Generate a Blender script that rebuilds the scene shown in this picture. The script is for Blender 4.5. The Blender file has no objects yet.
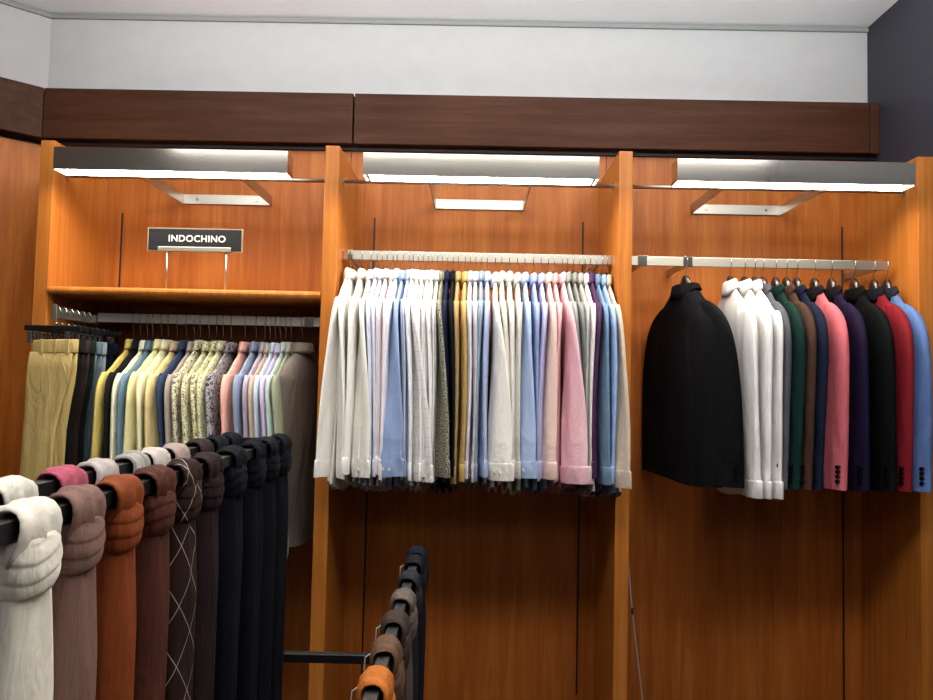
import bpy, math, random
from mathutils import Vector, Matrix
PI = math.pi
S = bpy.context.scene
COL = S.collection
H = 1.6                                   # eye height; heights below are given from eye level

# ---------------------------------------------------------------- camera
PIT, ROL, YAW, FPX = .0478, .0219, .0096, 700.0
F = Vector((-math.sin(YAW)*math.cos(PIT), math.cos(YAW)*math.cos(PIT), math.sin(PIT)))
_r0 = Vector((math.cos(YAW), math.sin(YAW), 0)); _u0 = _r0.cross(F)
RT = math.cos(ROL)*_r0 + math.sin(ROL)*_u0
UP = -math.sin(ROL)*_r0 + math.cos(ROL)*_u0
cam = bpy.data.cameras.new('camera'); co = bpy.data.objects.new('camera', cam); COL.objects.link(co)
cam.sensor_width = 36; cam.sensor_fit = 'HORIZONTAL'; cam.lens = FPX/933*36; cam.clip_start = .05
m = Matrix((RT, UP, -F)).transposed().to_4x4(); m.translation = Vector((0, 0, H)); co.matrix_world = m
S.camera = co
def at(u, v, Y):
    d = F + (u-466.5)/FPX*RT - (v-350)/FPX*UP
    t = Y/d.y
    return d.x*t, d.z*t

# ---------------------------------------------------------------- light
S.view_settings.view_transform = 'Standard'; S.view_settings.look = 'None'
S.view_settings.exposure = 0.0; S.view_settings.gamma = 1; S.view_settings.use_curve_mapping = False
W = bpy.data.worlds.new('store_light'); S.world = W; W.use_nodes = True
W.node_tree.nodes['Background'].inputs[0].default_value = (.95, .97, 1, 1)
W.node_tree.nodes['Background'].inputs[1].default_value = .07
def area(name, loc, tgt, sx, sy, power, col):
    l = bpy.data.lights.new(name, 'AREA'); l.shape = 'RECTANGLE'; l.size = sx; l.size_y = sy
    l.energy = power; l.color = col
    o = bpy.data.objects.new(name, l); COL.objects.link(o); o.location = loc
    o.rotation_euler = (Vector(tgt)-Vector(loc)).to_track_quat('-Z', 'Y').to_euler()
    return o
area('ceiling_key_fill', (0, .95, 3.19), (0, 2.5, 1.0), 3.8, .5, 70, (1, .95, .88))
area('ceiling_key_fill', (0, -1.2, 3.19), (0, 1.6, 1.4), 4.2, .5, 9, (1, .97, .94))  # weak unseen light, added as fill for faces toward the room
area('unseen_uplight_fill', (0, -1.7, 2.75), (0, -1.7, 3.6), 6.0, .5, 26, (.97, .98, 1))  # unseen uplight, added so the steel lamps mirror a lit ceiling
area('ceiling_key_fill', (1.0, 1.25, 3.19), (-.5, 1.2, 1.2), .6, .6, 16, (1, .93, .85))  # small unseen light, added to brighten the neckties
area('unseen_uplight_fill', (0, 2.15, 2.96), (0, 2.15, 3.6), 3.4, .2, 56, (.93, .97, 1))  # added out of view to brighten the ceiling and upper back wall

# ---------------------------------------------------------------- helpers
def s2l(c): return c/12.92 if c <= .04045 else ((c+.055)/1.055)**2.4
def hx(h): return tuple(s2l(int(h[i:i+2], 16)/255) for i in (0, 2, 4))+(1,)
def link(o, parent=None):
    COL.objects.link(o)
    if parent: o.parent = parent
    else: o.location.z += H
    return o
def tag(o, label=None, cat=None, group=None, kind=None):
    if label: o['label'] = label
    if cat: o['category'] = cat
    if group: o['group'] = group
    if kind: o['kind'] = kind
    return o
def thing(name, label, cat, loc=(0, 0, 0), rz=0, group=None):
    o = bpy.data.objects.new(name, None); o.empty_display_size = .05
    o.location = loc; o.rotation_euler = (0, 0, rz)
    link(o); return tag(o, label, cat, group)
class MB:
    def __init__(s): s.v = []; s.f = []; s.uv = []
    def box(s, x0, x1, y0, y1, z0, z1):
        return s.hexa([(x0,y0,z0),(x1,y0,z0),(x1,y1,z0),(x0,y1,z0),(x0,y0,z1),(x1,y0,z1),(x1,y1,z1),(x0,y1,z1)])
    def hexa(s, p):
        b = len(s.v); s.v += p
        s.f += [tuple(b+i for i in q) for q in ((3,2,1,0),(4,5,6,7),(0,1,5,4),(1,2,6,5),(2,3,7,6),(3,0,4,7))]
        return s
    def prism(s, base, z0, z1):
        b = len(s.v); n = len(base)
        s.v += [(x, y, z0) for x, y in base]+[(x, y, z1) for x, y in base]
        s.f += [tuple(b+i for i in range(n))[::-1], tuple(b+n+i for i in range(n))]
        s.f += [(b+i, b+(i+1) % n, b+n+(i+1) % n, b+n+i) for i in range(n)]
        return s
    def rings(s, R, cap0=True, cap1=True, uscale=None):
        """stack of closed rings, uv in metres"""
        b = len(s.v); n = len(R[0])
        base = len(s.uv)
        for r in R: s.v += [tuple(p) for p in r]
        us = []
        for r in R:
            acc = [0]
            for i in range(n): acc.append(acc[-1]+(Vector(r[i])-Vector(r[(i+1) % n])).length)
            us.append(acc)
        vs = [0]
        for k in range(1, len(R)): vs.append(vs[-1]+(sum((Vector(p) for p in R[k]), Vector())/n-sum((Vector(p) for p in R[k-1]), Vector())/n).length)
        mid = len(R)//2; ref = us[mid]
        for k in range(len(R)-1):
            for i in range(n):
                j = (i+1) % n
                s.f.append((b+k*n+i, b+k*n+j, b+(k+1)*n+j, b+(k+1)*n+i))
                s.uv.append((len(s.f)-1, ((ref[i], vs[k]), (ref[i+1], vs[k]), (ref[i+1], vs[k+1]), (ref[i], vs[k+1]))))
        if cap0: s.f.append(tuple(b+i for i in range(n))[::-1])
        if cap1: s.f.append(tuple(b+(len(R)-1)*n+i for i in range(n)))
        return s
    def tube(s, pts, r, n=8, cap=True):
        pts = [Vector(p) for p in pts]; R = []; prev = None
        for i, p in enumerate(pts):
            t = (pts[min(i+1, len(pts)-1)]-pts[max(i-1, 0)]).normalized()
            if prev is None: a = t.orthogonal().normalized()
            else: a = (prev-t*prev.dot(t)).normalized()
            prev = a; c = t.cross(a)
            rr = r[i] if isinstance(r, (list, tuple)) else r
            R.append([p+a*rr*math.cos(2*PI*k/n)+c*rr*math.sin(2*PI*k/n) for k in range(n)])
        return s.rings(R, cap, cap)
    def disc(s, c, nrm, r, h, n=10):
        c = Vector(c); nrm = Vector(nrm).normalized()
        return s.tube([c, c+nrm*h], r, n)
    def build(s, name, mat, parent=None, smooth=False, bevel=0, loc=None):
        me = bpy.data.meshes.new(name); me.from_pydata([tuple(p) for p in s.v], [], s.f)
        if s.uv:
            ul = me.uv_layers.new(name='UVMap')
            for fi, uvs in s.uv:
                for li, q in zip(me.polygons[fi].loop_indices, uvs): ul.data[li].uv = q
        if smooth:
            for p in me.polygons: p.use_smooth = len(p.vertices) == 4
        me.materials.append(mat)
        o = bpy.data.objects.new(name, me)
        if loc: o.location = loc
        link(o, parent)
        if bevel:
            bv = o.modifiers.new('bevel', 'BEVEL'); bv.width = bevel; bv.segments = 2; bv.limit_method = 'ANGLE'
        return o
def struct(name, mb, mat, **k): return tag(mb.build(name, mat, **k), kind='structure')

# ---------------------------------------------------------------- materials
def newmat(name, rough=.5, metal=0, spec=.5):
    m = bpy.data.materials.new(name); m.use_nodes = True
    b = m.node_tree.nodes['Principled BSDF']
    b.inputs['Roughness'].default_value = rough; b.inputs['Metallic'].default_value = metal
    b.inputs['Specular IOR Level'].default_value = spec
    return m, m.node_tree, b
def nd(t, kind, **k):
    n = t.nodes.new(kind)
    for a, v in k.items(): setattr(n, a, v)
    return n
def flat(name, h, rough=.5, metal=0, bump=0, bscale=80, spec=.5):
    m, t, b = newmat(name, rough, metal, spec)
    c = hx(h) if isinstance(h, str) else h
    tc = nd(t, 'ShaderNodeTexCoord'); n = nd(t, 'ShaderNodeTexNoise'); n.inputs['Scale'].default_value = bscale
    t.links.new(tc.outputs['Object'], n.inputs['Vector'])
    r = nd(t, 'ShaderNodeMixRGB', blend_type='MIX'); r.inputs[1].default_value = tuple(x*.93 for x in c[:3])+(1,)
    r.inputs[2].default_value = tuple(min(1, x*1.05) for x in c[:3])+(1,)
    t.links.new(n.outputs[0], r.inputs[0]); t.links.new(r.outputs[0], b.inputs['Base Color'])
    if bump:
        bp = nd(t, 'ShaderNodeBump'); bp.inputs['Strength'].default_value = bump; bp.inputs['Distance'].default_value = .002
        t.links.new(n.outputs[0], bp.inputs['Height']); t.links.new(bp.outputs[0], b.inputs['Normal'])
    return m
def wood(name, c1, c2, c3, horiz=False, rough=.38, scale=1.0, shift=(0, 0, 0)):
    m, t, b = newmat(name, rough, 0, .08 if horiz else .2)
    tc = nd(t, 'ShaderNodeTexCoord'); mp = nd(t, 'ShaderNodeMapping')
    mp.inputs['Scale'].default_value = (.9, 14, 14) if horiz else (14*scale, 14*scale, .8)
    mp.inputs['Location'].default_value = shift
    t.links.new(tc.outputs['Object'], mp.inputs[0])
    n = nd(t, 'ShaderNodeTexNoise'); n.inputs['Scale'].default_value = 1.6; n.inputs['Detail'].default_value = 7
    n.inputs['Roughness'].default_value = .62; n.inputs['Distortion'].default_value = .5
    t.links.new(mp.outputs[0], n.inputs['Vector'])
    n2 = nd(t, 'ShaderNodeTexNoise'); n2.inputs['Scale'].default_value = 9; n2.inputs['Detail'].default_value = 4
    t.links.new(mp.outputs[0], n2.inputs['Vector'])
    n3 = nd(t, 'ShaderNodeTexNoise'); n3.inputs['Scale'].default_value = 2.2
    t.links.new(tc.outputs['Object'], n3.inputs['Vector'])
    a = nd(t, 'ShaderNodeMath', operation='MULTIPLY_ADD'); a.inputs[1].default_value = .3
    t.links.new(n2.outputs[0], a.inputs[0]); t.links.new(n.outputs[0], a.inputs[2])
    a2 = nd(t, 'ShaderNodeMath', operation='MULTIPLY_ADD'); a2.inputs[1].default_value = .35
    t.links.new(n3.outputs[0], a2.inputs[0]); t.links.new(a.outputs[0], a2.inputs[2])
    r = nd(t, 'ShaderNodeValToRGB'); e = r.color_ramp.elements
    e[0].position = .58; e[0].color = c1; e[1].position = 1.0; e[1].color = c3
    k = e.new(.8); k.color = c2
    t.links.new(a2.outputs[0], r.inputs[0]); t.links.new(r.outputs[0], b.inputs['Base Color'])
    bp = nd(t, 'ShaderNodeBump'); bp.inputs['Strength'].default_value = .08; bp.inputs['Distance'].default_value = .001
    t.links.new(n2.outputs[0], bp.inputs['Height']); t.links.new(bp.outputs[0], b.inputs['Normal'])
    return m
def brushed(name, col, rough=.3, horiz=True):
    m, t, b = newmat(name, rough, 1)
    tc = nd(t, 'ShaderNodeTexCoord'); mp = nd(t, 'ShaderNodeMapping')
    mp.inputs['Scale'].default_value = (3, 300, 300) if horiz else (300, 300, 3)
    t.links.new(tc.outputs['Object'], mp.inputs[0])
    n = nd(t, 'ShaderNodeTexNoise'); n.inputs['Scale'].default_value = 1; t.links.new(mp.outputs[0], n.inputs['Vector'])
    r = nd(t, 'ShaderNodeMapRange'); r.inputs[3].default_value = rough*.8; r.inputs[4].default_value = rough*1.3
    t.links.new(n.outputs[0], r.inputs[0]); t.links.new(r.outputs[0], b.inputs['Roughness'])
    b.inputs['Base Color'].default_value = col
    return m
_fab = {}
def fab(h, pat=None, h2=None, sc=1.0, rough=.85):
    """cloth: weave bump, soft creases, optional woven or printed pattern on the cloth's own uv (metres)"""
    key = (h, pat, h2, sc, rough)
    if key in _fab: return _fab[key]
    m, t, b = newmat('cloth_'+h, rough, 0, .15 if max(hx(h)[:3]) > .05 else .06)
    uv = nd(t, 'ShaderNodeUVMap'); tc = nd(t, 'ShaderNodeTexCoord')
    wv = nd(t, 'ShaderNodeTexNoise'); wv.inputs['Scale'].default_value = 60; wv.inputs['Detail'].default_value = 3
    t.links.new(tc.outputs['Object'], wv.inputs['Vector'])
    cr = nd(t, 'ShaderNodeTexNoise'); cr.inputs['Scale'].default_value = 9; cr.inputs['Detail'].default_value = 4; cr.inputs['Distortion'].default_value = .6
    mp = nd(t, 'ShaderNodeMapping'); mp.inputs['Scale'].default_value = (1.4, 1.4, .45)
    t.links.new(tc.outputs['Object'], mp.inputs[0]); t.links.new(mp.outputs[0], cr.inputs['Vector'])
    c1 = hx(h)
    if min(c1[:3]) > .62: c1 = tuple(min(.9, x*1.07) for x in c1[:3])+(1,)
    base = nd(t, 'ShaderNodeMixRGB'); base.inputs[1].default_value = tuple(x*.9 for x in c1[:3])+(1,); base.inputs[2].default_value = c1
    t.links.new(wv.outputs[0], base.inputs[0])
    out = base.outputs[0]
    def mix(fac, col2):
        x = nd(t, 'ShaderNodeMixRGB'); t.links.new(fac, x.inputs[0]); t.links.new(out, x.inputs[1]); x.inputs[2].default_value = col2
        return x.outputs[0]
    sx = nd(t, 'ShaderNodeSeparateXYZ'); t.links.new(uv.outputs[0], sx.inputs[0])
    def lines(sock, period, frac):
        a = nd(t, 'ShaderNodeMath', operation='MULTIPLY'); a.inputs[1].default_value = 1/period; t.links.new(sock, a.inputs[0])
        f = nd(t, 'ShaderNodeMath', operation='FRACT'); t.links.new(a.outputs[0], f.inputs[0])
        l = nd(t, 'ShaderNodeMath', operation='LESS_THAN'); l.inputs[1].default_value = frac; t.links.new(f.outputs[0], l.inputs[0])
        return l.outputs[0]
    def mx(a, b_):
        q = nd(t, 'ShaderNodeMath', operation='MAXIMUM'); t.links.new(a, q.inputs[0]); t.links.new(b_, q.inputs[1]); return q.outputs[0]
    if pat == 'stripe': out = mix(lines(sx.outputs[0], .012*sc, .42), hx(h2))
    if pat == 'check': out = mix(mx(lines(sx.outputs[0], .03*sc, .07), lines(sx.outputs[1], .034*sc, .06)), hx(h2))
    if pat == 'lattice':
        def comb(sg):
            a = nd(t, 'ShaderNodeMath', operation='MULTIPLY_ADD'); a.inputs[1].default_value = .62*sg
            t.links.new(sx.outputs[1], a.inputs[0]); t.links.new(sx.outputs[0], a.inputs[2]); return a.outputs[0]
        out = mix(mx(lines(comb(1), .062, .022), lines(comb(-1), .062, .022)), hx(h2))
    if pat in ('speckle', 'print', 'leaf'):
        n = nd(t, 'ShaderNodeTexNoise')
        n.inputs['Scale'].default_value = {'speckle': 240, 'print': 75, 'leaf': 42}[pat]*sc
        n.inputs['Distortion'].default_value = {'speckle': 0, 'print': 1.5, 'leaf': 3.5}[pat]
        if pat != 'speckle': n.inputs['Detail'].default_value = 3
        t.links.new(uv.outputs[0], n.inputs['Vector'])
        g = nd(t, 'ShaderNodeMath', operation='GREATER_THAN'); g.inputs[1].default_value = {'speckle': .5, 'print': .53, 'leaf': .56}[pat]
        t.links.new(n.outputs[0], g.inputs[0]); out = mix(g.outputs[0], hx(h2))
    if pat == 'rib':
        out = mix(lines(sx.outputs[0], .0022, .3), hx(h2))
    t.links.new(out, b.inputs['Base Color'])
    ad = nd(t, 'ShaderNodeMath', operation='MULTIPLY_ADD'); ad.inputs[1].default_value = .06
    t.links.new(wv.outputs[0], ad.inputs[0]); t.links.new(cr.outputs[0], ad.inputs[2])
    bp = nd(t, 'ShaderNodeBump'); bp.inputs['Strength'].default_value = .7; bp.inputs['Distance'].default_value = .03
    t.links.new(ad.outputs[0], bp.inputs['Height']); t.links.new(bp.outputs[0], b.inputs['Normal'])
    _fab[key] = m
    return m
CH = (hx('8a491b'), hx('9d5721'), hx('ae672c'))
M_back = wood('cherry_panel', *CH)
M_post = wood('cherry_post', hx('9c5a22'), hx('ad682a'), hx('bc7836'), scale=1.8, rough=.35)
M_val = wood('walnut_valance', hx('361d11'), hx('402517'), hx('4a2e1f'), horiz=True, rough=.45)
M_leftp = wood('cherry_side', hx('8f4a16'), hx('a55b1e'), hx('b96d28'), scale=.8)
M_white = flat('white_plaster', 'bababa', .9, bump=.02, bscale=12)
M_ceil = flat('white_ceiling', 'fafbfc', .9)
M_dark = flat('charcoal_wall', '2c2c36', .55, bump=.05, bscale=30)
M_grey = flat('grey_reveal', '8f9290', .7)
M_black = flat('black_groove', '0c0908', .6)
M_floor = flat('dark_carpet', '4a4038', .95, bump=.5, bscale=200)
M_steel = brushed('brushed_steel', (.60, .59, .55, 1), .1)
M_rail = brushed('satin_nickel', (.50, .48, .42, 1), .36)
M_chrome = flat('chrome_wire', 'b8b8b4', .2, 1)
M_bmetal = flat('black_powder_coat', '161618', .42)
M_plastic = flat('black_plastic', '0d0d0f', .35)
M_brownh = flat('dark_brown_wood_hanger', '2a1a14', .22)
M_signb = flat('sign_charcoal', '1f2023', .7, spec=.1)
M_signe = flat('sign_edge', '8a7c70', .5)
M_letter = flat('sign_white', 'c8c8c6', .6)
M_button = flat('pearl_button', 'd8d4cc', .3)
M_dbutton = flat('dark_button', '0a0a0c', .25)
M_tube, _t, _b = newmat('lamp_tube')
_b.inputs['Emission Color'].default_value = (1, .88, .72, 1); _b.inputs['Emission Strength'].default_value = 53
_b.inputs['Base Color'].default_value = (.9, .9, .9, 1)

# ---------------------------------------------------------------- the room
XL, XR, DW, DB = -1.955, 1.7454, 3.10, 3.05
ZC = 1.64
a41 = math.radians(41); dL = (-math.cos(a41), -math.sin(a41))
def along(p, s): return (p[0]+dL[0]*s, p[1]+dL[1]*s)
struct('floor', MB().box(-4.5, 3.5, -4, 3.2, -1.65, -1.6), M_floor)
struct('wall_front', MB().box(-4.5, 3.5, -4.1, -4, -1.6, ZC), M_white)
struct('ceiling', MB().box(-4.5, 3.5, -4, 3.3, ZC, ZC+.05), M_ceil)
struct('wall_back', MB().box(XL-.05, XR+.1, DW, DW+.08, -1.6, ZC), M_white)
p0 = (XL, DW); n_ = (-math.sin(a41)*-1, -math.cos(a41))
q = along(p0, 3.0); off = (-.06, .07)
struct('wall_left', MB().prism([p0, (p0[0]+off[0], p0[1]+off[1]), (q[0]+off[0], q[1]+off[1]), q], -1.6, ZC), M_white)
struct('wall_right', MB().box(XR, XR+.08, .9, DW, -1.6, ZC), M_dark)
# shadow reveal under the ceiling
struct('trim_1', MB().box(XL, XR, DW-.012, DW, ZC-.022, ZC-.006), M_grey)
t0 = (XL+.004, DW-.012); t1 = along(t0, 3.0)
struct('trim_2', MB().prism([t0, (t0[0]-.004, t0[1]+.012), (t1[0]-.004, t1[1]+.012), t1], ZC-.022, ZC-.006), M_grey)
# wooden back panels, one per bay
bx = [-1.93, -.558, .570, XR]
for i, nm in enumerate(('left', 'middle', 'right')):
    x0, x1 = bx[i]+.0015, bx[i+1]-.0015
    t = thing('back_panel', 'cherry wood back panel of the %s bay behind the hanging clothes' % nm, 'wood panel', ((x0+x1)/2, DB, -1.6), 0, 'cherry back panels')
    mb = MB().box(x0-(x0+x1)/2, x1-(x0+x1)/2, 0, .045, 0, 2.62)
    mb.build('board', wood('cherry_panel_%s' % nm, *CH, shift=(i*3.1, i*1.7, 0)), t)
    gx = {0: [-1.563], 1: [-.446, .4705], 2: [1.603]}[i]
    for g in gx:
        MB().box(g-.004-(x0+x1)/2, g+.004-(x0+x1)/2, -.0015, .002, .29, 2.32).build('slot_groove', M_black, t)
# angled wooden panel on the left wall
a = (-1.932, DB); b_ = along(a, 3.0)
t = thing('side_panel', 'tall cherry wood panel on the angled wall left of the trousers', 'wood panel', (a[0], a[1], -1.6))
MB().prism([(0, 0), (-.02, .045), (b_[0]-a[0]-.02, b_[1]-a[1]+.045), (b_[0]-a[0], b_[1]-a[1])], 0, 2.615).build('board', M_leftp, t)
# black strip painting the recess shade of the gap below the valance
struct('trim_3', MB().box(-1.93, XR, DB-.012, DB, 1.016, 1.036), M_black)
# valance
vz0, vz1 = 1.035, 1.258
v0 = (-1.9076, 3.0025); w0 = (XL, DW)
v1, w1 = along(v0, 2.9), along(w0, 2.9)
def val(base, lab):
    return tag(MB().prism(base, vz0, vz1).build('valance_board', M_val, bevel=.002), lab, 'valance', 'walnut valance boards above the bays')
val([(v0[0]-.002, v0[1]-.001), (w0[0]-.002, w0[1]-.001), w1, v1], 'dark walnut valance board on the angled left wall')
val([v0, (-.549, 3.0025), (-.549, DW-.001), (w0[0], w0[1]-.001)], 'dark walnut valance board above the left bay, ending at the vertical gap')
val([(-.542, 3.0025), (1.698, 3.0025), (1.690, DW-.001), (-.542, DW-.001)], 'long dark walnut valance board over the middle and right bays')
val([(1.703, 3.005), (XR-.002, 3.005), (XR-.002, DW-.001), (1.703, DW-.001)], 'short walnut end piece of the valance against the charcoal wall')
# dividers
for x0, x1, lab in [(-1.6878, -1.6326, 'cherry wood divider at the left end beside the trousers'),
                    (-.5855, -.5303, 'cherry wood divider between the shelf bay and the dress shirt bay'),
                    (.5436, .5966, 'cherry wood divider between the dress shirts and the jackets'),
                    (1.6807, XR-.001, 'cherry wood divider at the right end behind the blue blazer')]:
    MB2 = MB().box(x0, x1, 2.65, DB-.001, -1.6, .904)
    tag(MB2.build('divider_panel', M_post, bevel=.003), lab, 'divider', 'upright cherry dividers')
# shelf with a rounded nose
R = []
for x in (-1.6316, -.5865):
    R.append([(x, 3.048, .338), (x, 3.048, .308)]+[(x, 2.655-.015*math.cos(k*PI/6-PI/2), .323+.015*math.sin(k*PI/6-PI/2)) for k in range(7)])
tag(MB().rings(R).build('shelf', M_post), 'cherry wood shelf with rounded front edge carrying the shop sign', 'shelf')

# ---------------------------------------------------------------- lamps
for cx, bxc, nm in [(-1.125, -1.10, 'left bay above the shop sign'), (.014, .0135, 'middle bay above the dress shirts'), (1.160, 1.138, 'right bay above the jackets')]:
    t = thing('display_lamp', 'long brushed steel box lamp over the '+nm, 'lamp', (cx, 2.56, .753), 0, 'steel box lamps')
    hw = .431
    mb = MB()
    mb.box(-hw, hw, -.04, -.037, 0, .083).box(-hw, hw, .037, .04, 0, .083).box(-hw, -hw+.003, -.037, .037, 0, .083)
    mb.box(hw-.003, hw, -.037, .037, 0, .083).box(-hw+.003, hw-.003, -.037, .037, .078, .083)
    mb.build('housing', M_steel, t)
    MB().box(-hw+.012, hw-.012, -.030, .030, .018, .026).build('diffuser', M_tube, t)
    bh = .197; dx = bxc-cx
    u = MB().box(dx-bh, dx-bh+.005, .041, .49, .012, .054).box(dx+bh-.005, dx+bh, .041, .49, .012, .054)
    u.box(dx-bh+.005, dx+bh-.005, .483, .4885, .012, .054).box(dx-bh+.005, dx+bh-.005, .041, .046, .012, .054)
    br = u.build('bracket', M_rail, t, bevel=.0008)
    for s in (-1, 1): MB().disc((dx+s*.13, .4825, .033), (0, -1, 0), .006, .004).build('screw', M_chrome, br)
# thin round rods across the bays
for x0, x1, nm in [(-1.6326, -.5855, 'left'), (-.5303, .5436, 'middle'), (.5966, 1.6807, 'right')]:
    t = thing('steel_rod', 'thin round steel rod high across the %s bay behind the lamp' % nm, 'rod', (x0, 2.736, .79), 0, 'thin steel rods')
    MB().tube([(0.001, 0, 0), (x1-x0-.001, 0, 0)], .0075, 12).build('rod', M_rail, t, smooth=True)
    for x, s in ((.001, 1), (x1-x0-.001, -1)): MB().tube([(x, 0, 0), (x+s*.006, 0, 0)], .016, 16).build('flange', M_steel, t)

# ---------------------------------------------------------------- sign
t = thing('shop_sign', 'charcoal shop sign with white capitals standing on the left shelf', 'sign', (-1.095, 2.70, .338))
MB().box(-.186, .186, 0, .006, .152, .244).build('board', M_signe, t)
MB().box(-.182, .182, -.0012, 0, .156, .2405).build('face', M_signb, t)
for x in (-.108, .124): MB().tube([(x, .003, 0), (x, .003, .16)], .004, 10).build('leg', M_rail, t, smooth=True)
MB().box(-.142, .143, -.006, -.0014, .152, .170).build('clip_rail', M_rail, t, bevel=.001)
fc = bpy.data.curves.new('lettering', 'FONT'); fc.body = 'INDOCHINO'; fc.size = .036; fc.align_x = 'CENTER'; fc.extrude = .0006; fc.offset = .0005; fc.space_character = 1.07
fo = bpy.data.objects.new('lettering', fc); COL.objects.link(fo)
dg = bpy.context.evaluated_depsgraph_get(); me = bpy.data.meshes.new_from_object(fo.evaluated_get(dg)); bpy.data.objects.remove(fo)
me.materials.clear(); me.materials.append(M_letter)
fo = bpy.data.objects.new('lettering', me); fo.rotation_euler = (PI/2, 0, 0)
wd = max(v.co.x for v in me.vertices)-min(v.co.x for v in me.vertices)
fo.scale = (.222/wd, 1, 1); fo.location = (.008, -.002, .191); COL.objects.link(fo); fo.parent = t

# ---------------------------------------------------------------- hanging rails
RY = 2.775; ZR = .5026; ZR1 = .2306
def rail(x0, x1, z, arms, lab, conn=()):
    t = thing('hanging_rail', lab, 'rail', ((x0+x1)/2, RY, z), 0, 'satin nickel hanging rails')
    c = (x0+x1)/2
    MB().box(x0-c, x1-c, -.006, .006, -.018, .018).build('bar', M_rail, t, bevel=.001)
    for x in arms: MB().box(x-c-.006, x-c+.006, .0065, DB-RY-.001, -.016, .010).build('bracket', M_rail, t, bevel=.001)
    for x in conn: MB().box(x-c-.018, x-c+.018, -.009, .0062, -.0205, .0205).build('connector', M_steel, t, bevel=.001)
    return t
rail(-.5295, .5428, ZR, [-.50, .50], 'rectangular satin nickel rail packed with dress shirts in the middle bay', (-.508,))
rail(.600, 1.640, ZR, [.665, .845, 1.615], 'rectangular satin nickel rail holding jackets in the right bay', (.665, .845))
rail(-1.50, -.587, ZR1, [-1.2, -.63], 'rectangular satin nickel rail under the shelf in the left bay', (-.655,))
t = thing('trouser_arm', 'short face-out nickel arm carrying the trousers under the shelf', 'rail', (-1.508, 2.5, ZR1-.008))
MB().box(-.0065, .0065, 0, DB-2.5-.001, -.018, .016).build('arm', M_rail, t, bevel=.001)
MB().box(-.008, .008, -.006, -.0005, -.03, .03).build('end_stop', M_rail, t, bevel=.001)

# ---------------------------------------------------------------- garments
def ringpts(cx, cy, z, wy, tx, n, phi=0, rip=None, pw=.75):
    out = []
    for k in range(n):
        a = 2*PI*k/n
        ca, sa = math.cos(a), math.sin(a)
        y = wy*math.copysign(abs(ca)**pw, ca); x = tx*math.copysign(abs(sa)**.9, sa)
        if rip: x += rip(y/wy if wy else 0, z, a)
        X = x*math.cos(phi)-y*math.sin(phi); Y = x*math.sin(phi)+y*math.cos(phi)
        out.append((cx+X, cy+Y, z))
    return out
def lerp(tab, z):
    for (a, *A), (b, *B) in zip(tab, tab[1:]):
        if z <= b or (b, *B) == tab[-1]:
            k = 0 if b == a else max(0, min(1, (z-a)/(b-a))); k = k*k*(3-2*k)*.5+k*.5
            return [p+(q-p)*k for p, q in zip(A, B)]
def body_mb(hw, th, L, slope, seed, amp, fanx=0, jacket=False, tails=.05):
    rnd = random.Random(seed); p1, p2, p3 = (rnd.uniform(0, 6.3) for _ in range(3)); f1 = rnd.uniform(5, 8)
    tab = [(0, .052, th*.7), (.012, .07, th*.85), (slope*.5, hw*.62, th*(1.0 if jacket else 1.12)), (slope*.95, hw*.93, th*(1.0 if jacket else 1.2)), (slope+.03, hw*.99, th),
           (.25, hw*.97, th*1.05), (.45, hw*.95, th), (L, hw*1.05, th*(1.15 if jacket else 1.5))]
    lv = [0, .008, .02, .035, .05, slope*.65, slope*.8, slope*.92, slope, slope+.02]
    n = 13
    lv += [slope+.05+(L-slope-.05)*k/n for k in range(n+1)]
    R = []
    for d in lv:
        w, tx = lerp(tab, d)
        g = min(1, max(0, (d-slope)/.3))
        def rip(yn, z, a, g=g, d=d):
            s = math.sin(f1*yn+p1+d*1.5)+.5*math.sin(f1*2.1*yn+p2-d*2)+.35*math.sin(a*5+p3)
            return amp*g*s*(.4+.6*d/L)
        fx = fanx*max(0, d-.05)
        r = ringpts(fx, 0, -d, w, tx, 28, 0, rip)
        if d > L-.12:
            k = (d-(L-.12))/.12
            if jacket: r = [(x, y, z+k*.008*math.sin(3*y/w)) for x, y, z in r]
            else: r = [(x, y, z+k*tails*(abs(y)/w)**2.2) for x, y, z in r]
        R.append(r)
    return MB().rings(R, cap0=False, cap1=False)
def sleeve_rings(sg, hw, slope, SL, ts, wt, wb, phi, dx, dy, seed, amp, nlv=20, pad=0.0):
    """sg = -1 the shoulder toward the shop, +1 the one toward the wall"""
    rnd = random.Random(seed+7); p1, p2 = rnd.uniform(0, 6.3), rnd.uniform(0, 6.3)
    top = slope*(.36 if pad else .86); SLx = SL+slope-top
    lv = [0, .006, .016, .032, .055, .08, .11]+[.11+(SLx-.11)*k/nlv for k in range(1, nlv+1)]
    R = []
    for d in lv:
        k = d/SLx
        e = math.exp(-d/(.062 if pad else .030))
        w = (wt*(1-k)+wb*k)*(1-(.62 if pad else .45)*e)
        outer = hw+.047-(.135 if pad else .052)*e
        c = sg*(outer-w+dy*k)
        cap = min(1, (d+.002)/.05)**.5
        tx = ts*((.4+.6*cap) if pad else (1.12-.12*min(1, d/.02)))*(1-.15*k)
        gath = 0 if pad else .0016*math.exp(-(SLx-d)/.045)
        ph = phi*min(1, k*1.3)
        g = min(1, k*2.5)
        def rip(yn, z, a, g=g, d=d, gath=gath):
            return amp*g*(math.sin(4*yn+p1+d*3)+.6*math.sin(8*yn+p2-d*5)*.7)+gath*math.sin(14*yn+p1+60*d)
        bow = .006*math.sin(k*PI)*math.copysign(1, dx if dx else 1)
        R.append(ringpts(dx*k**1.15+bow, c, -top-d, w, tx, 20, ph, rip))
    return R
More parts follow.
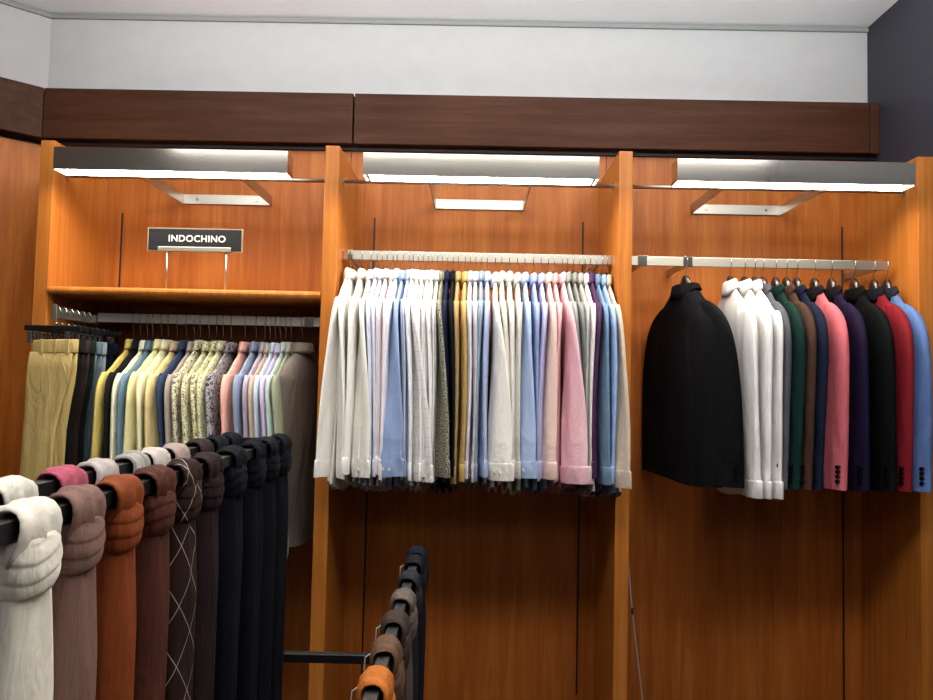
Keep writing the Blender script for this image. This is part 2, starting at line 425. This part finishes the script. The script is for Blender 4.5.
def collar_mb(th, wide=.05, hgt=.04, front=-1, drop=.03):
    R = []
    n = 24
    def ring(w, tx, zf):
        o = []
        for k in range(n):
            a = 2*PI*k/n
            o.append((tx*math.sin(a), w*math.cos(a), zf(a)))
        return o
    fr = lambda a: max(0, front*math.sin(a))**1.5*(.4+.6*abs(math.cos(a)))
    R.append(ring(wide*.92, th*.8, lambda a: -.008))
    R.append(ring(wide*.88, th*.78, lambda a: hgt*.85-.010*fr(a)))
    R.append(ring(wide*.92, th*.9, lambda a: hgt-.010*fr(a)))
    R.append(ring(wide*1.0, th*1.08, lambda a: hgt*.86-.012*fr(a)))
    R.append(ring(wide*1.12, th*1.2, lambda a: hgt*.25-drop*fr(a)))
    R.append(ring(wide*1.2, th*1.28, lambda a: -.004-drop*1.5*fr(a)))
    R.append(ring(wide*1.12, th*1.15, lambda a: -.004-drop*1.5*fr(a)))
    return MB().rings(R, False, False)
def garment(name, X, Z, kind, mat, label, cat, group, rz=0, hw=.215, th=.011, L=.80, slope=.115, SL=.60, cuffpx=None, cuffw=None,
            seed=0, front=-1, featured=False, Y=RY, fanx=0, amp=.003, cmat=None, cufmat=None, bmat=None, zshift=0, ts=None, dx=None, phi=None, wt=.058, wb=.048, dy=.02):
    """an Empty at the neck; parts: body, collar, two sleeves (> cuff, button)"""
    t = thing(name, label, cat, (X, Y, Z), rz, group)
    jk = kind == 'jacket'
    body_mb(hw, th, L, slope, seed, amp, fanx, jk).build('body', bmat or mat, t, smooth=True)
    collar_mb(max(th, .012)*(1.3 if not jk else .9), .056 if not jk else .062, .037 if not jk else .022, front, .028 if not jk else .05).build('collar', cmat or mat, t, smooth=True)
    ts = ts or (.0105 if not jk else .02)
    wt = wt; hang = SL
    if dx is None: dx = 0
    if phi is None: phi = 0
    for sg in (-1, 1):
        p, d, yy = (phi, dx, dy) if sg < 0 else (0, fanx*.6, .01)
        R = sleeve_rings(sg, hw, slope, hang, ts, wt, wb, p, d, yy, seed+sg, amp*1.2, pad=1 if jk else 0)
        s = MB().rings(R, cap0=True, cap1=False).build('sleeve', mat, t, smooth=True)
        r = R[-1]; c = sum((Vector(q) for q in r), Vector())/len(r)
        wide = (Vector(r[0])-Vector(r[len(r)//2])).normalized()
        nrm = Vector((wide.y, -wide.x, 0)).normalized()
        if nrm.y > 0: nrm = -nrm
        if not jk:
            K = []
            for dz, e in ((.004, 1.0), (.002, 1.09), (-.004, 1.12), (-.055, 1.12), (-.058, 1.09)):
                K.append([(c.x+(q[0]-c.x)*e, c.y+(q[1]-c.y)*e, c.z+dz) for q in r])
            kk = []
            tilt = .25*math.sin(p)
            for ring in K: kk.append([(x+(c.z-z)*tilt*.4, y, z+(x-c.x)*tilt*.5) for x, y, z in ring])
            cu = MB().rings(kk, False, False).build('cuff', cufmat or mat, s, smooth=True)
            if featured and sg < 0:
                tt = ts*1.12
                for off in (-.012, .014):
                    MB().disc(c+wide*off+nrm*(tt*1.0)+Vector((0, 0, -.03)), nrm, .0055, .0035).build('button', M_button, cu)
                # sleeve placket above the cuff
                a = c+wide*.002+nrm*(ts*.90); pl = []
                for kx in range(6):
                    z = .004+.024*kx
                    q2 = R[-1-max(0, int(round(z/((hang-.06)/20))))]
                    cc = sum((Vector(v) for v in q2), Vector())/len(q2)
                    o = cc+nrm*(ts*.93)
                    pl.append((Vector((o.x, o.y, c.z+z)), wide))
                R2 = [[p_+w_*.009+nrm*.003, p_-w_*.009+nrm*.003, p_-w_*.009-nrm*.003, p_+w_*.009-nrm*.003] for p_, w_ in pl]
                MB().rings(R2).build('placket', cufmat or mat, s, bevel=.001)
        else:
            for kx in range(4):
                q2 = R[-2]; cc = sum((Vector(v) for v in q2), Vector())/len(q2)
                edge = 1 if featured else -1
                pos = cc+wide*(-.6*wb*edge)*math.copysign(1, wide.x if abs(wide.x) > .2 else 1)+nrm*(ts*.62)
                if sg < 0: MB().disc(Vector((pos.x, pos.y, c.z+.03+.017*kx)), nrm, .007, .012, 10).build('button', M_dbutton, s)
    return t
_hm = {}
def hanger(X, Y, Z, rz, kind, railz, label, group, slope=.115):
    """neck hub sits at the collar, the wire hook goes over the rail"""
    t = thing('clothes_hanger', label, 'hanger', (X, Y, Z), rz, group)
    key = (kind, round(railz-Z, 2), slope)
    if key not in _hm:
        parts = []
        wide = kind == 'wide'
        R = []
        for k in range(17):
            y = -.17+.34*k/16; ay = abs(y)/.17
            z = -.020-slope*.88*ay**1.25; tx = (.0035 if not wide else .006+.006*ay); hz = .010 if not wide else .013+.006*(1-ay)
            if wide and abs(y) < .03: hz = .02
            R.append([(tx*math.cos(2*PI*j/10), y, z+hz*math.sin(2*PI*j/10)) for j in range(10)])
        parts.append(('arms', MB().rings(R), M_plastic if not wide else M_brownh, True))
        hub = MB()
        if wide:
            R = []
            for z, w, tx in [(-.01, .04, .012), (.01, .034, .013), (.028, .026, .014), (.042, .017, .012), (.05, .008, .008)]:
                R.append([(tx*math.sin(2*PI*j/14), w*math.cos(2*PI*j/14), z) for j in range(14)])
            top = .05
        else:
            R = []
            for z, w, tx in [(-.01, .034, .005), (.02, .030, .006), (.038, .018, .006), (.05, .009, .006), (.055, .005, .005)]:
                R.append([(tx*math.sin(2*PI*j/10), w*math.cos(2*PI*j/10), z) for j in range(10)])
            top = .055
        hub.rings(R); parts.append(('neck', hub, M_plastic if not wide else M_brownh, True))
        rz_ = railz-Z
        r = .0015
        pts = [(0, 0, top-.004), (0, 0, rz_-.046), (0, -.004, rz_-.036), (0, -.010, rz_-.024), (0, -.013, rz_-.006), (0, -.013, rz_+.008), (0, -.0105, rz_+.017),
               (0, -.005, rz_+.0205), (0, .004, rz_+.0205), (0, .010, rz_+.016), (0, .013, rz_+.008), (0, .013, rz_-.012)]
        parts.append(('hook', MB().tube(pts, r, 6), M_chrome, True))
        if wide: parts.append(('metal_plate', MB().box(.010, .0145, -.010, .010, .012, .040), M_chrome, False))
        objs = [mb.build(n, m_, t, smooth=sm) for n, mb, m_, sm in parts]
        _hm[key] = [o for o in objs]
    else:
        for o in _hm[key]:
            c = o.copy(); COL.objects.link(c); c.parent = t
    return t
ORD = 'first second third fourth fifth sixth seventh eighth ninth tenth eleventh twelfth thirteenth fourteenth fifteenth sixteenth seventeenth eighteenth nineteenth twentieth twenty-first twenty-second'.split()
def place(i, n):
    if i < (n+1)//2: return 'leftmost' if i == 0 else ORD[i]+' from the left'
    return 'rightmost' if i == n-1 else ORD[n-1-i]+' from the right'

# middle rail: 44 shirts.  (collar px, sleeve end px, width px, colour, pattern, second colour, words, featured)
WH, CRM = 'e9e6e0', 'e2ddd0'
MID = [
 (345, 320, 17, 'e9e6df', None, None, 'warm white dress shirt'),
 (352, 336, 14, 'eae7e1', None, None, 'white dress shirt'),
 (362, 347, 10, 'ebe8e2', None, None, 'white dress shirt'),
 (371, 358, 27, 'e8e5dd', None, None, 'white dress shirt with buttoned cuff showing', 1),
 (377, 371, 8, 'dcdde8', 'stripe', 'c3c8dd', 'pale lilac striped dress shirt'),
 (382, 375, 7, 'cfd0dc', None, None, 'pale grey lilac dress shirt'),
 (387, 377, 6, 'e0dadd', 'stripe', 'c9b7bf', 'white and mauve striped dress shirt'),
 (393, 380, 6, 'e4d6da', None, None, 'faint pink dress shirt'),
 (397, 383, 6, 'e8e8ee', None, None, 'cool white dress shirt'),
 (403, 388, 34, '8fa5cc', None, None, 'sky blue dress shirt with buttoned cuff', 1),
 (409, 405, 7, '8f99b5', 'stripe', 'c6cbdc', 'slate blue striped dress shirt'),
 (413, 408, 7, 'e3e4ea', None, None, 'cool white dress shirt'),
 (418, 422, 27, 'e6e3dd', 'check', 'c6c3c2', 'off-white windowpane check dress shirt'),
 (423, 419, 8, 'e9e7e3', None, None, 'white dress shirt'),
 (428, 424, 7, 'dcdad8', 'stripe', 'c2c0c4', 'light grey striped dress shirt'),
 (432, 428, 7, 'e8e6e4', None, None, 'white dress shirt'),
 (437.5, 433, 8, 'd9d7d2', 'stripe', '9b9a9e', 'white dress shirt with fine grey stripes'),
 (442, 442, 20, 'a8a690', 'speckle', '2c2d28', 'black and cream speckled print shirt'),
 (447, 446, 8, '1e2138', None, None, 'midnight navy dress shirt'),
 (453, 451, 8, '15171c', None, None, 'black dress shirt'),
 (458, 455, 7, 'a3875a', None, None, 'tan brown dress shirt'),
 (465, 461, 10, 'b99a5c', None, None, 'mustard yellow dress shirt'),
 (470, 468, 7, 'd5d2da', 'stripe', 'a9a7bb', 'white and lilac striped dress shirt'),
 (475.5, 473, 8, 'c9c1c4', None, None, 'pale mauve grey dress shirt'),
 (481, 476, 8, '71849a', 'stripe', '93a3b2', 'slate blue fine striped dress shirt'),
 (487, 483, 9, 'aab9dd', None, None, 'pale blue dress shirt'),
 (495, 499.5, 28, 'e6e2d8', None, None, 'ivory dress shirt with buttoned cuff', 1),
 (501.5, 508, 8, 'd9d5cb', None, None, 'stone white dress shirt'),
 (509, 513, 7, 'e2dfda', None, None, 'soft white dress shirt'),
 (517, 517, 7, 'd4d0c6', None, None, 'pale stone dress shirt'),
 (524.5, 524, 27, 'a9bde0', None, None, 'light blue dress shirt with rounded cuff', 1),
 (533, 535, 9, '8f9ec4', None, None, 'cornflower blue dress shirt'),
 (540.5, 541, 8, 'b9b2d4', 'stripe', '98a0cc', 'lavender striped dress shirt'),
 (548, 547, 21, 'e2c3b8', None, None, 'peach pink dress shirt'),
 (554, 557, 8, 'd9a3a6', None, None, 'salmon pink dress shirt'),
 (562, 575, 28, 'e4b6c0', None, None, 'rose pink dress shirt with swung sleeve', 0),
 (567, 583, 7, '8f918f', None, None, 'mid grey dress shirt'),
 (573, 586, 7, '7e807c', None, None, 'dark sage grey dress shirt'),
 (579, 588, 9, 'b3b3ae', 'stripe', '8a8b88', 'light grey fine striped dress shirt'),
 (584.6, 591, 7, 'dcd6d4', None, None, 'off-white dress shirt'),
 (590, 596, 9, '4a2c50', None, None, 'deep purple dress shirt'),
 (596, 605, 12, '6f8aa6', None, None, 'steel blue dress shirt'),
 (602, 616, 11, '93b0dc', None, None, 'bright light blue dress shirt'),
 (609, 623, 19, 'c9b8a4', None, None, 'beige dress shirt'),
]
def run_rail(rows, railz, collz, SL, L, group, where, noun, vy_coll, kind='shirt', hk='slim', hw=.215, xclamp=None, step=None, cuffY=2.50, cuffv=455, base=0, **kw):
    n = len(rows)
    for i, row in enumerate(rows):
        cp, sp, wpx, colr, pat, c2, words = row[:7]
        ft = bool(row[7]) if len(row) > 7 and not isinstance(row[7], dict) else False
        ex = row[-1] if isinstance(row[-1], dict) else {}
        X, _ = at(cp, vy_coll, RY)
        if xclamp: X = max(xclamp[0], min(xclamp[1], X))
        k = dict(kw); k.update(ex)
        if sp is None: dxv = .012*((i*37 % 11)/11-.5)
        else: dxv = at(sp, cuffv, cuffY-(.03 if wpx > 12 else 0))[0]-X
        if wpx > 25: k.setdefault('wb', .056)
        wb = k.get('wb', .048)
        ph = math.asin(min(.97, max(0.0, (wpx/2/FPX*cuffY-.009)/wb))) if wpx else .1
        k.setdefault('phi', ph if (i % 2 or wpx > 18) else -ph)
        if wpx > 18: k.setdefault('dy', .055 if wpx < 28 else .075)
        lab = '%s, %s on the %s' % (words, place(i, n), where)
        rnd = random.Random(i*13+base)
        k.setdefault('fanx', (X)*.035)
        m_ = fab(colr, pat, c2, k.pop('psc', 1.0))
        for ck in ('cmat', 'bmat', 'cufmat'):
            if ck in k and isinstance(k[ck], str): k[ck] = fab(k[ck])
        zc = collz+rnd.uniform(-.004, .004)
        garment(k.pop('gname', noun), X, zc, kind, m_, lab, k.pop('gcat', 'shirt' if kind == 'shirt' else 'jacket'), group, SL=SL+rnd.uniform(-.014, .012), L=L+rnd.uniform(-.012, .012),
                seed=i*5+base, featured=ft, dx=dxv, hw=k.pop('hw', hw), **k)
        hl = '%s hanger of the garment %s on the %s' % ('slim black' if hk == 'slim' else 'broad dark brown', place(i, n), where)
        hanger(X, RY, zc-.006, k.get('rz', 0), hk, railz, hl, 'hangers on the '+where, k.get('slope', .115))
run_rail(MID, ZR, .405, .575, .822, 'dress shirts on the middle rail', 'middle rail', 'dress_shirt', 276, xclamp=(-.504, .526), slope=.115, th=.0095, ts=.0105)

# left rail: shirts in front of trousers to the grey shirt
LEFT = [
 (133, 90, 8, 'cdb863', None, None, 'mustard yellow casual shirt'),
 (140, 100, 10, '1b1b1b', None, None, 'black casual shirt'),
 (147, 114, 9, 'e3ddb0', 'stripe', 'f0ecd8', 'pale cream striped shirt'),
 (152.5, 119, 7, '647f8e', None, None, 'steel blue shirt'),
 (161, 127, 12, 'e9e0a6', None, None, 'lemon cream shirt'),
 (168, 137, 11, 'ece4b4', 'stripe', 'd9dcc0', 'pale lemon striped shirt'),
 (177, 152, 18, 'e4cd90', None, None, 'pale apricot yellow shirt', {'cmat': 'c2a68a'}),
 (186, 163, 10, '26344f', 'speckle', '33435f', 'dark denim navy shirt'),
 (194, 170, 7, 'a3978a', None, None, 'taupe shirt'),
 (200, 176, 9, 'ddd6b4', 'print', '6a6c66', 'cream shirt with grey leaf print'),
 (209, 189, 13, 'dfd8b0', 'leaf', '57584f', 'cream shirt with dark palm print', {'psc': 1.4}),
 (216.5, 201, 10, 'e2dca8', 'print', '70726e', 'yellow cream shirt with grey flower print'),
 (223, 208, 8, 'dcd6a0', 'leaf', '8087a0', 'yellow shirt with blue grey flower print'),
 (231, 213, 9, 'a39fa0', 'print', '26293c', 'navy and white floral print shirt'),
 (245, 227, 13, 'eab0a0', None, None, 'salmon pink shirt'),
 (256, 239, 9, '8e9ab4', 'stripe', '7888a0', 'dusty blue shirt'),
 (265, 249, 9, 'b5a4ae', 'stripe', '8f94ac', 'dusty mauve striped shirt', ),
 (270, 256, 6, 'b8a28e', None, None, 'rose beige shirt'),
 (275, 262, 8, 'c8d3de', 'stripe', '9fb3c4', 'icy blue striped shirt'),
 (280, 270, 8, 'c3b2cf', None, None, 'pale lavender shirt'),
 (285.5, 277, 8, 'b0c4bc', None, None, 'mint grey shirt'),
 (291, 284, 8, '8f957d', None, None, 'sage green shirt', {'cmat': 'a9a595'}),
 (302, 289, 9, '6e665e', None, None, 'charcoal grey shirt turned to show its back', {'rz': -.22, 'th': .03, 'amp': .006, 'cmat': '7d7468'}),
]
run_rail(LEFT, ZR1, .108, .575, .74, 'casual shirts on the left rail', 'left rail', 'casual_shirt', 348, xclamp=(-1.45, -.655), slope=.11, th=.010, ts=.0115, cuffv=475, cuffY=2.5, base=300)

# right rail: jackets and white shirts
V = 'gname'
sh = lambda **k: dict(gname='dress_shirt', gcat='shirt', hw=.215, th=.016, slope=.12, **k)
RIGHT = [
 (685.5, None, 0, '0d0d10', None, None, 'black suit jacket with cuff buttons turned towards the room', {'rz': .30, 'th': .05, 'hw': .225, 'dx': .005, 'phi': .6, 'amp': .003, 'wb': .064, 'wt': .075, 'fanx': -.02, 'ts': .024, 'dy': .04}),
 (730, 757, 16, 'd3d1d0', None, None, 'white dress shirt with open collar', sh(L_=0)),
 (744, 768, 15, 'd6d4d3', None, None, 'white dress shirt', sh()),
 (754, 778, 12, 'd4d2d1', None, None, 'white dress shirt', sh()),
 (762.5, 783, 14, '4b4d54', None, None, 'slate grey jacket'),
 (775, 796, 15, '102824', None, None, 'dark green velvet jacket'),
 (786, 808, 14, '3f2c24', None, None, 'brown jacket'),
 (796.5, 819, 14, '141a2c', None, None, 'navy blue jacket'),
 (814, 841, 18, 'b45a63', None, None, 'coral pink jacket with dark collar', {'cmat': '1a1418'}),
 (831, 866, 16, '1a1129', None, None, 'deep purple velvet jacket with dark collar', {'cmat': '141318'}),
 (854, 893, 16, '0a0b0d', None, None, 'black velvet jacket'),
 (873.5, 907, 16, '6f121c', None, None, 'crimson red jacket with dark collar', {'cmat': '15161c'}),
 (886.5, 925, 18, '526a9c', None, None, 'powder blue blazer with dark collar', {'cmat': '23262e'}),
]
for i, r in enumerate(RIGHT):
    if isinstance(r[-1], dict): r[-1].pop('L_', None)
jr = []
for r in RIGHT: jr.append(r)
def run_right():
    n = len(jr)
    for i, row in enumerate(jr):
        cp, sp, wpx, colr, pat, c2, words = row[:7]
        ex = dict(row[-1]) if isinstance(row[-1], dict) else {}
        X, _ = at(cp, 280, RY)
        shirt = ex.get('gcat') == 'shirt'
        k = dict(hw=.215, th=.02, slope=.155, ts=.02, wt=.066, wb=.054, amp=.0025)
        if shirt: k.update(ts=.014, wt=.06, wb=.05)
        nm = ex.pop('gname', 'suit_jacket'); cat = ex.pop('gcat', 'jacket')
        k.update(ex)
        if isinstance(k.get('cmat'), str): k['cmat'] = fab(k['cmat'])
        if sp is not None:
            k['dx'] = at(sp, 470, 2.49)[0]-X
            k['phi'] = .25 if wpx < 17 else .5
            k['fanx'] = k['dx']*.30
        lab = '%s, %s on the right rail' % (words, place(i, n))
        garment(nm, X, .395 if shirt else .392, 'shirt' if shirt else 'jacket', fab(colr, rough=.8), lab, cat, 'jackets and shirts on the right rail',
                SL=.60 if shirt else .585, L=.80 if shirt else .745, seed=i*9+700, featured=(shirt and i == 3), Y=RY, **k)
        hanger(X, RY, .398, k.get('rz', 0), 'wide', ZR, 'broad dark brown hanger of the garment %s on the right rail' % place(i, n), 'hangers on the right rail', .16)
run_right()

# ---------------------------------------------------------------- trousers
def trousers(Y, colr, label, i, w=.078, th=.016, xo=-.006):
    t = thing('dress_trousers', label, 'trousers', (-1.508+xo, Y, .125), .05*math.sin(i*2), 'trousers on the face-out arm')
    m_ = fab(colr)
    rnd = random.Random(i)
    def slab(x0, w0, w1, y0, tk, L0, L1, name, drift):
        R = []
        for k in range(18):
            z = L0+(L1-L0)*k/17; q = (z-L0)/(L1-L0)
            q3 = min(1, q/.3); w_ = w0+(w1-w0)*q3+.006*math.sin(min(1, q*5)*PI)
            cx = x0+drift*q3*(.8+.4*q)
            R.append([(cx+w_*math.copysign(abs(math.cos(a))**.7, math.cos(a)), y0+tk*(math.sin(a))+.0028*math.sin(9*math.cos(a)+z*6+i)*min(1, q*3), z) for a in [2*PI*j/26 for j in range(26)]])
        return MB().rings(R, True, True).build(name, m_, t, smooth=True)
    slab(-.004, w, w*.76, -th*.5, th*.5, -.045, -1.0, 'leg', -.034)
    slab(.008, w*.95, w*.74, th*.5, th*.5, -.045, -1.0, 'leg', -.012)
    R = []
    for z, e in ((-.048, 1.0), (-.044, 1.03), (-.004, 1.03), (0, 1.0)):
        R.append([(.006+w*1.03*e*math.copysign(abs(math.cos(a))**.6, math.cos(a)), th*1.05*e*math.sin(a), z+.004*math.cos(a)) for a in [2*PI*j/26 for j in range(26)]])
    wb_ = MB().rings(R).build('waistband', m_, t, smooth=True)
    for x in (-.035, .015, .06):
        MB().box(x-.005, x+.005, -th*1.05-.003, -th*.9, -.05, .001).build('belt_loop', m_, t, bevel=.001)
    # fly seam and pocket edge
    MB().tube([(-.025, -th*.98, -.05), (-.028, -th*1.02, -.12), (-.03, -th*1.02, -.19)], .0016, 6).build('fly', m_, t, smooth=True)
    MB().tube([(.03, -th*.98, -.052), (.05, -th*1.0, -.10), (.066, -th*.92, -.17)], .0016, 6).build('pocket_edge', m_, t, smooth=True)
    # clip hanger
    h = thing('clip_hanger', 'black clip hanger holding the '+label.split(',')[0], 'hanger', (-1.508, Y, .157), 0, 'clip hangers on the face-out arm')
    MB().box(-.115, .092, -.006, .006, 0, .020).build('bar', M_plastic, h, bevel=.003)
    for x in (-.09, .048):
        c = MB().box(x-.009, x+.009, -.013, -.008, -.045, -.004).box(x-.009, x+.009, .008, .013, -.045, -.004).box(x-.004, x+.004, -.010, .010, -.022, -.003)
        c.build('clip', M_chrome, h, bevel=.001)
    rz_ = ZR1-.008-.157
    pts = [(0, 0, .018), (0, 0, .028), (-.010, 0, .034), (-.015, 0, rz_-.008), (-.013, 0, rz_+.008), (-.007, 0, rz_+.020), (0, 0, rz_+.023), (.007, 0, rz_+.020), (.0125, 0, rz_+.008), (.013, 0, rz_-.006)]
    MB().tube(pts, .0016, 6).build('hook', M_chrome, h, smooth=True)
for i, (Y, c, lab) in enumerate([
    (2.512, 'b8a065', 'khaki chino trousers, frontmost on the face-out arm'),
    (2.552, '1d1e1e', 'black trousers directly behind the khaki ones'),
    (2.592, '3a2a2a', 'dark burgundy trousers, third back on the face-out arm'),
    (2.632, '1c2620', 'dark green trousers, fourth back on the face-out arm'),
    (2.672, '5d6c78', 'slate blue trousers, fifth back on the face-out arm'),
    (2.712, 'a9b4bc', 'pale grey blue trousers, sixth back on the face-out arm'),
    (2.80, '20263a', 'navy trousers, rearmost on the face-out arm')]):
    trousers(Y, c, lab, i)

# ---------------------------------------------------------------- tie stands and ties
ZB = -.170; ZR2 = -.50; XA, XB, XRr = -.505, -.637, -.148
t = thing('tie_stand', 'black square tube tie stand with two high bars and a lower bar', 'display stand', (XA, 1.905, -1.6))
def rel(x0, x1, y0, y1, z0, z1): return MB().box(x0-XA, x1-XA, y0-1.905, y1-1.905, z0+1.6, z1+1.6)
q = .0115
for x in (XA, XB): rel(x-q, x+q, .30, 1.895, ZB-q, ZB+q).build('bar', M_bmetal, t, bevel=.0015)
rel(XB-q, XA+q, 1.8955, 1.9175, ZB-q, ZB+q).build('end_bar', M_bmetal, t, bevel=.0015)
rel(XB-q, XA+q, .2775, .2995, ZB-q, ZB+q).build('end_bar', M_bmetal, t, bevel=.0015)
for x in (XA, XB):
    for y in (.288, 1.906): rel(x-q, x+q, y-q+.001, y+q-.001, -1.6, ZB-q-.0005).build('post', M_bmetal, t, bevel=.0015)
rel(XRr-q, XRr+q, .95, 2.085, ZR2-q, ZR2+q).build('low_bar', M_bmetal, t, bevel=.0015)
for y in (.97, 1.906, 2.07): rel(XRr-q, XRr+q, y-q+.001, y+q-.001, -1.6, ZR2-q-.0005).build('post', M_bmetal, t, bevel=.0015)
rel(XA+q+.0005, XRr-q-.0005, 1.895, 1.917, -.7515, -.7285).build('crossbar', M_bmetal, t, bevel=.0015)

def tie(x, y, z, colr, label, i, pat=None, c2=None, s=1.0, length=.74, group='ties on the tie stand', mirror=1, tilt=0, tag_=False):
    t = thing('necktie', label, 'necktie', (x, y, z), tilt, group)
    m_ = fab(colr, pat, c2, rough=.72)
    rnd = random.Random(i*3+1); ph = rnd.uniform(0, 6)
    # loop over the bar
    path = [(-.006, -.040), (-.012, -.028), (-.0185, -.012), (-.0195, .002), (-.018, .012), (-.012, .0185), (-.003, .0205), (.005, .0205), (.013, .0175), (.0195, .010), (.0215, -.001), (.020, -.014), (.013, -.028), (.008, -.040)]
    R = []
    for k, (px_, pz) in enumerate(path):
        a = Vector(path[max(0, k-1)]); b = Vector(path[min(len(path)-1, k+1)]); tn = (b-a).normalized(); nr = Vector((-tn.y, tn.x))
        ring = []
        wv = (.0355+.003*math.sin(k*.6+ph))*s
        cy = .003*math.sin(k*.35+ph)
        for j in range(30):
            an = 2*PI*j/30
            yy = wv*math.cos(an); rr = .0062*math.sin(an)
            if math.sin(an) > 0: rr += (.0030*math.sin(yy*210+ph+k*.18)+.0016*math.sin(yy*380-ph-k*.1))*math.sin(an)
            ring.append((px_+nr.x*rr*1, cy+yy, pz+nr.y*rr))
        R.append(ring)
    MB().rings(R).build('loop', m_, t, smooth=True)
    # knot: wrapped band with slanted folds
    R = []
    NK = 40
    for k in range(NK+1):
        q = k/NK; zz = -.011-.064*q
        bul = max(0, math.sin(PI*min(1, max(0, q*.96+.02))))**.4
        ring = []
        for j in range(48):
            an = 2*PI*j/48
            sl = q*3.1+.5*math.cos(an)*mirror+.25*math.sin(2*an+ph)
            sw = sl-math.floor(sl)
            fold = (.0026*sw**.6*(1-sw**8)-.0012)*bul
            rx = (.0215+.0085*bul+fold)*s; ry = (.029+.0115*bul+fold)*s
            ring.append((.002+rx*math.copysign(abs(math.sin(an))**.85, math.sin(an)), ry*math.copysign(abs(math.cos(an))**.85, math.cos(an)), zz+.007*math.cos(an)*mirror))
        R.append(ring)
    MB().rings(R).build('knot', m_, t, smooth=True)
    # hanging blade, narrow under the knot, with a soft dimple
    R = []
    for k in range(24):
        q = k/23; zz = -.066-(length-.066)*q**1.25
        dq = -zz-.066
        w_ = (.033+.010*min(1, dq/.14)**.8+.003*q)*s
        tk = (.019+.006*min(1, dq/.12)-.004*q)*s
        ring = []
        for j in range(32):
            an = 2*PI*j/32; yn = math.cos(an)
            xx = tk*math.copysign(abs(math.sin(an))**.8, math.sin(an))
            dim = -.015*math.exp(-((yn-.1*math.sin(ph))/.25)**2)*math.exp(-dq/.07) if math.sin(an) > 0 else 0
            fo = .0016*math.sin(yn*4+ph+zz*3)
            ring.append((.003+xx+dim+fo, w_*math.copysign(abs(yn)**.85, yn), zz))
        R.append(ring)
    MB().rings(R).build('blade', m_, t, smooth=True)
    if tag_:
        MB().tube([(-.027, -.01, .006), (-.036, -.012, .0), (-.037, -.014, -.022)], .0010, 5).build('tag_string', M_letter, t)
    return t
TA = [(.80, 'ebe5d6', 'ivory silk necktie, nearest on the front bar', None, None),
      (.90, '8a6a60', 'dusty mauve ribbed necktie next to the ivory one', 'rib', '6f524a'),
      (1.008, '84401e', 'rust brown necktie on the front bar', None, None),
      (1.12, '512c22', 'chocolate brown necktie right of the rust one', None, None),
      (1.23, '32231f', 'dark brown necktie with thin white lattice lines', 'lattice', 'b5aaa2'),
      (1.34, '2a1f21', 'plain aubergine brown necktie right of the lattice one', None, None),
      (1.48, '12151c', 'blue-black necktie, first of the dark ones on the front bar', None, None),
      (1.62, '101218', 'black necktie, second of the dark ones on the front bar', None, None),
      (1.735, '0f1117', 'black necktie, third of the dark ones on the front bar', None, None),
      (1.845, '0e1015', 'black necktie at the far end of the front bar', None, None)]
for i, (y, c, lab, pt, c2) in enumerate(TA):
    tie(XA, y, ZB, c, lab, i, pt, c2, group='neckties on the front bar', s=1.0 if i else 1.05, mirror=.5)
TB = [(.965, 'dcd8cc', 'ivory necktie, nearest on the rear bar', None, None),
      (1.095, 'b0566a', 'rose pink necktie on the rear bar', None, None),
      (1.195, 'b3aaa6', 'silver grey necktie right of the pink one', None, None),
      (1.315, 'aca6a2', 'grey striped necktie on the rear bar', 'stripe', '8d8884'),
      (1.405, 'bbb0aa', 'pale greige necktie right of the striped one', None, None),
      (1.505, '9c8b83', 'taupe necktie behind the lattice one', None, None),
      (1.64, '33282a', 'dark brown necktie on the rear bar', None, None),
      (1.745, '14161c', 'black necktie, second from the far end of the rear bar', None, None),
      (1.85, '111318', 'black necktie at the far end of the rear bar', None, None)]
for i, (y, c, lab, pt, c2) in enumerate(TB):
    tie(XB, y, ZB, c, lab, i+20, pt, c2, group='neckties on the rear bar', s=.98, mirror=.5)
TC = [(1.165, 'b5682a', 'orange necktie, nearest on the low bar', 1), (1.305, '5e4634', 'khaki brown necktie behind the orange one', 1),
      (1.455, '3e342f', 'dark taupe necktie, third from the near end of the low bar', 1), (1.615, '5b4f49', 'grey taupe necktie, fourth from the near end of the low bar', 0),
      (1.775, '24262a', 'charcoal necktie, fifth from the near end of the low bar', 0), (1.93, '14171c', 'black necktie, second from the far end of the low bar', 1),
      (2.03, '10151f', 'dark navy necktie at the far end of the low bar', 0)]
for i, (y, c, lab, tg) in enumerate(TC):
    tie(XRr, y, ZR2, c, lab, i+40, s=1.1, group='neckties on the low bar', mirror=1, tag_=bool(tg), length=.72)

# ---------------------------------------------------------------- loose cord
a0 = at(629, 575, 2.66); a1 = at(643, 700, 2.66)
p = [Vector((.600, 2.70, -.60)), Vector((a0[0]+.004, 2.68, a0[1])), Vector((a0[0]*.7+a1[0]*.3, 2.675, a0[1]*.7+a1[1]*.3)), Vector((a1[0], 2.67, a1[1])), Vector((a1[0]+.04, 2.68, -1.598))]
c = thing('cord', 'thin grey cord dangling beside the divider under the jackets', 'cord', tuple(p[0]))
mb = MB().tube([x-p[0] for x in p], .0022, 6); mb.build('wire', M_grey, c, smooth=True)
MB().tube([p[2]-p[0]+Vector((0, 0, .012)), p[2]-p[0]-Vector((0, 0, .012))], .005, 8).build('clip', M_chrome, c)
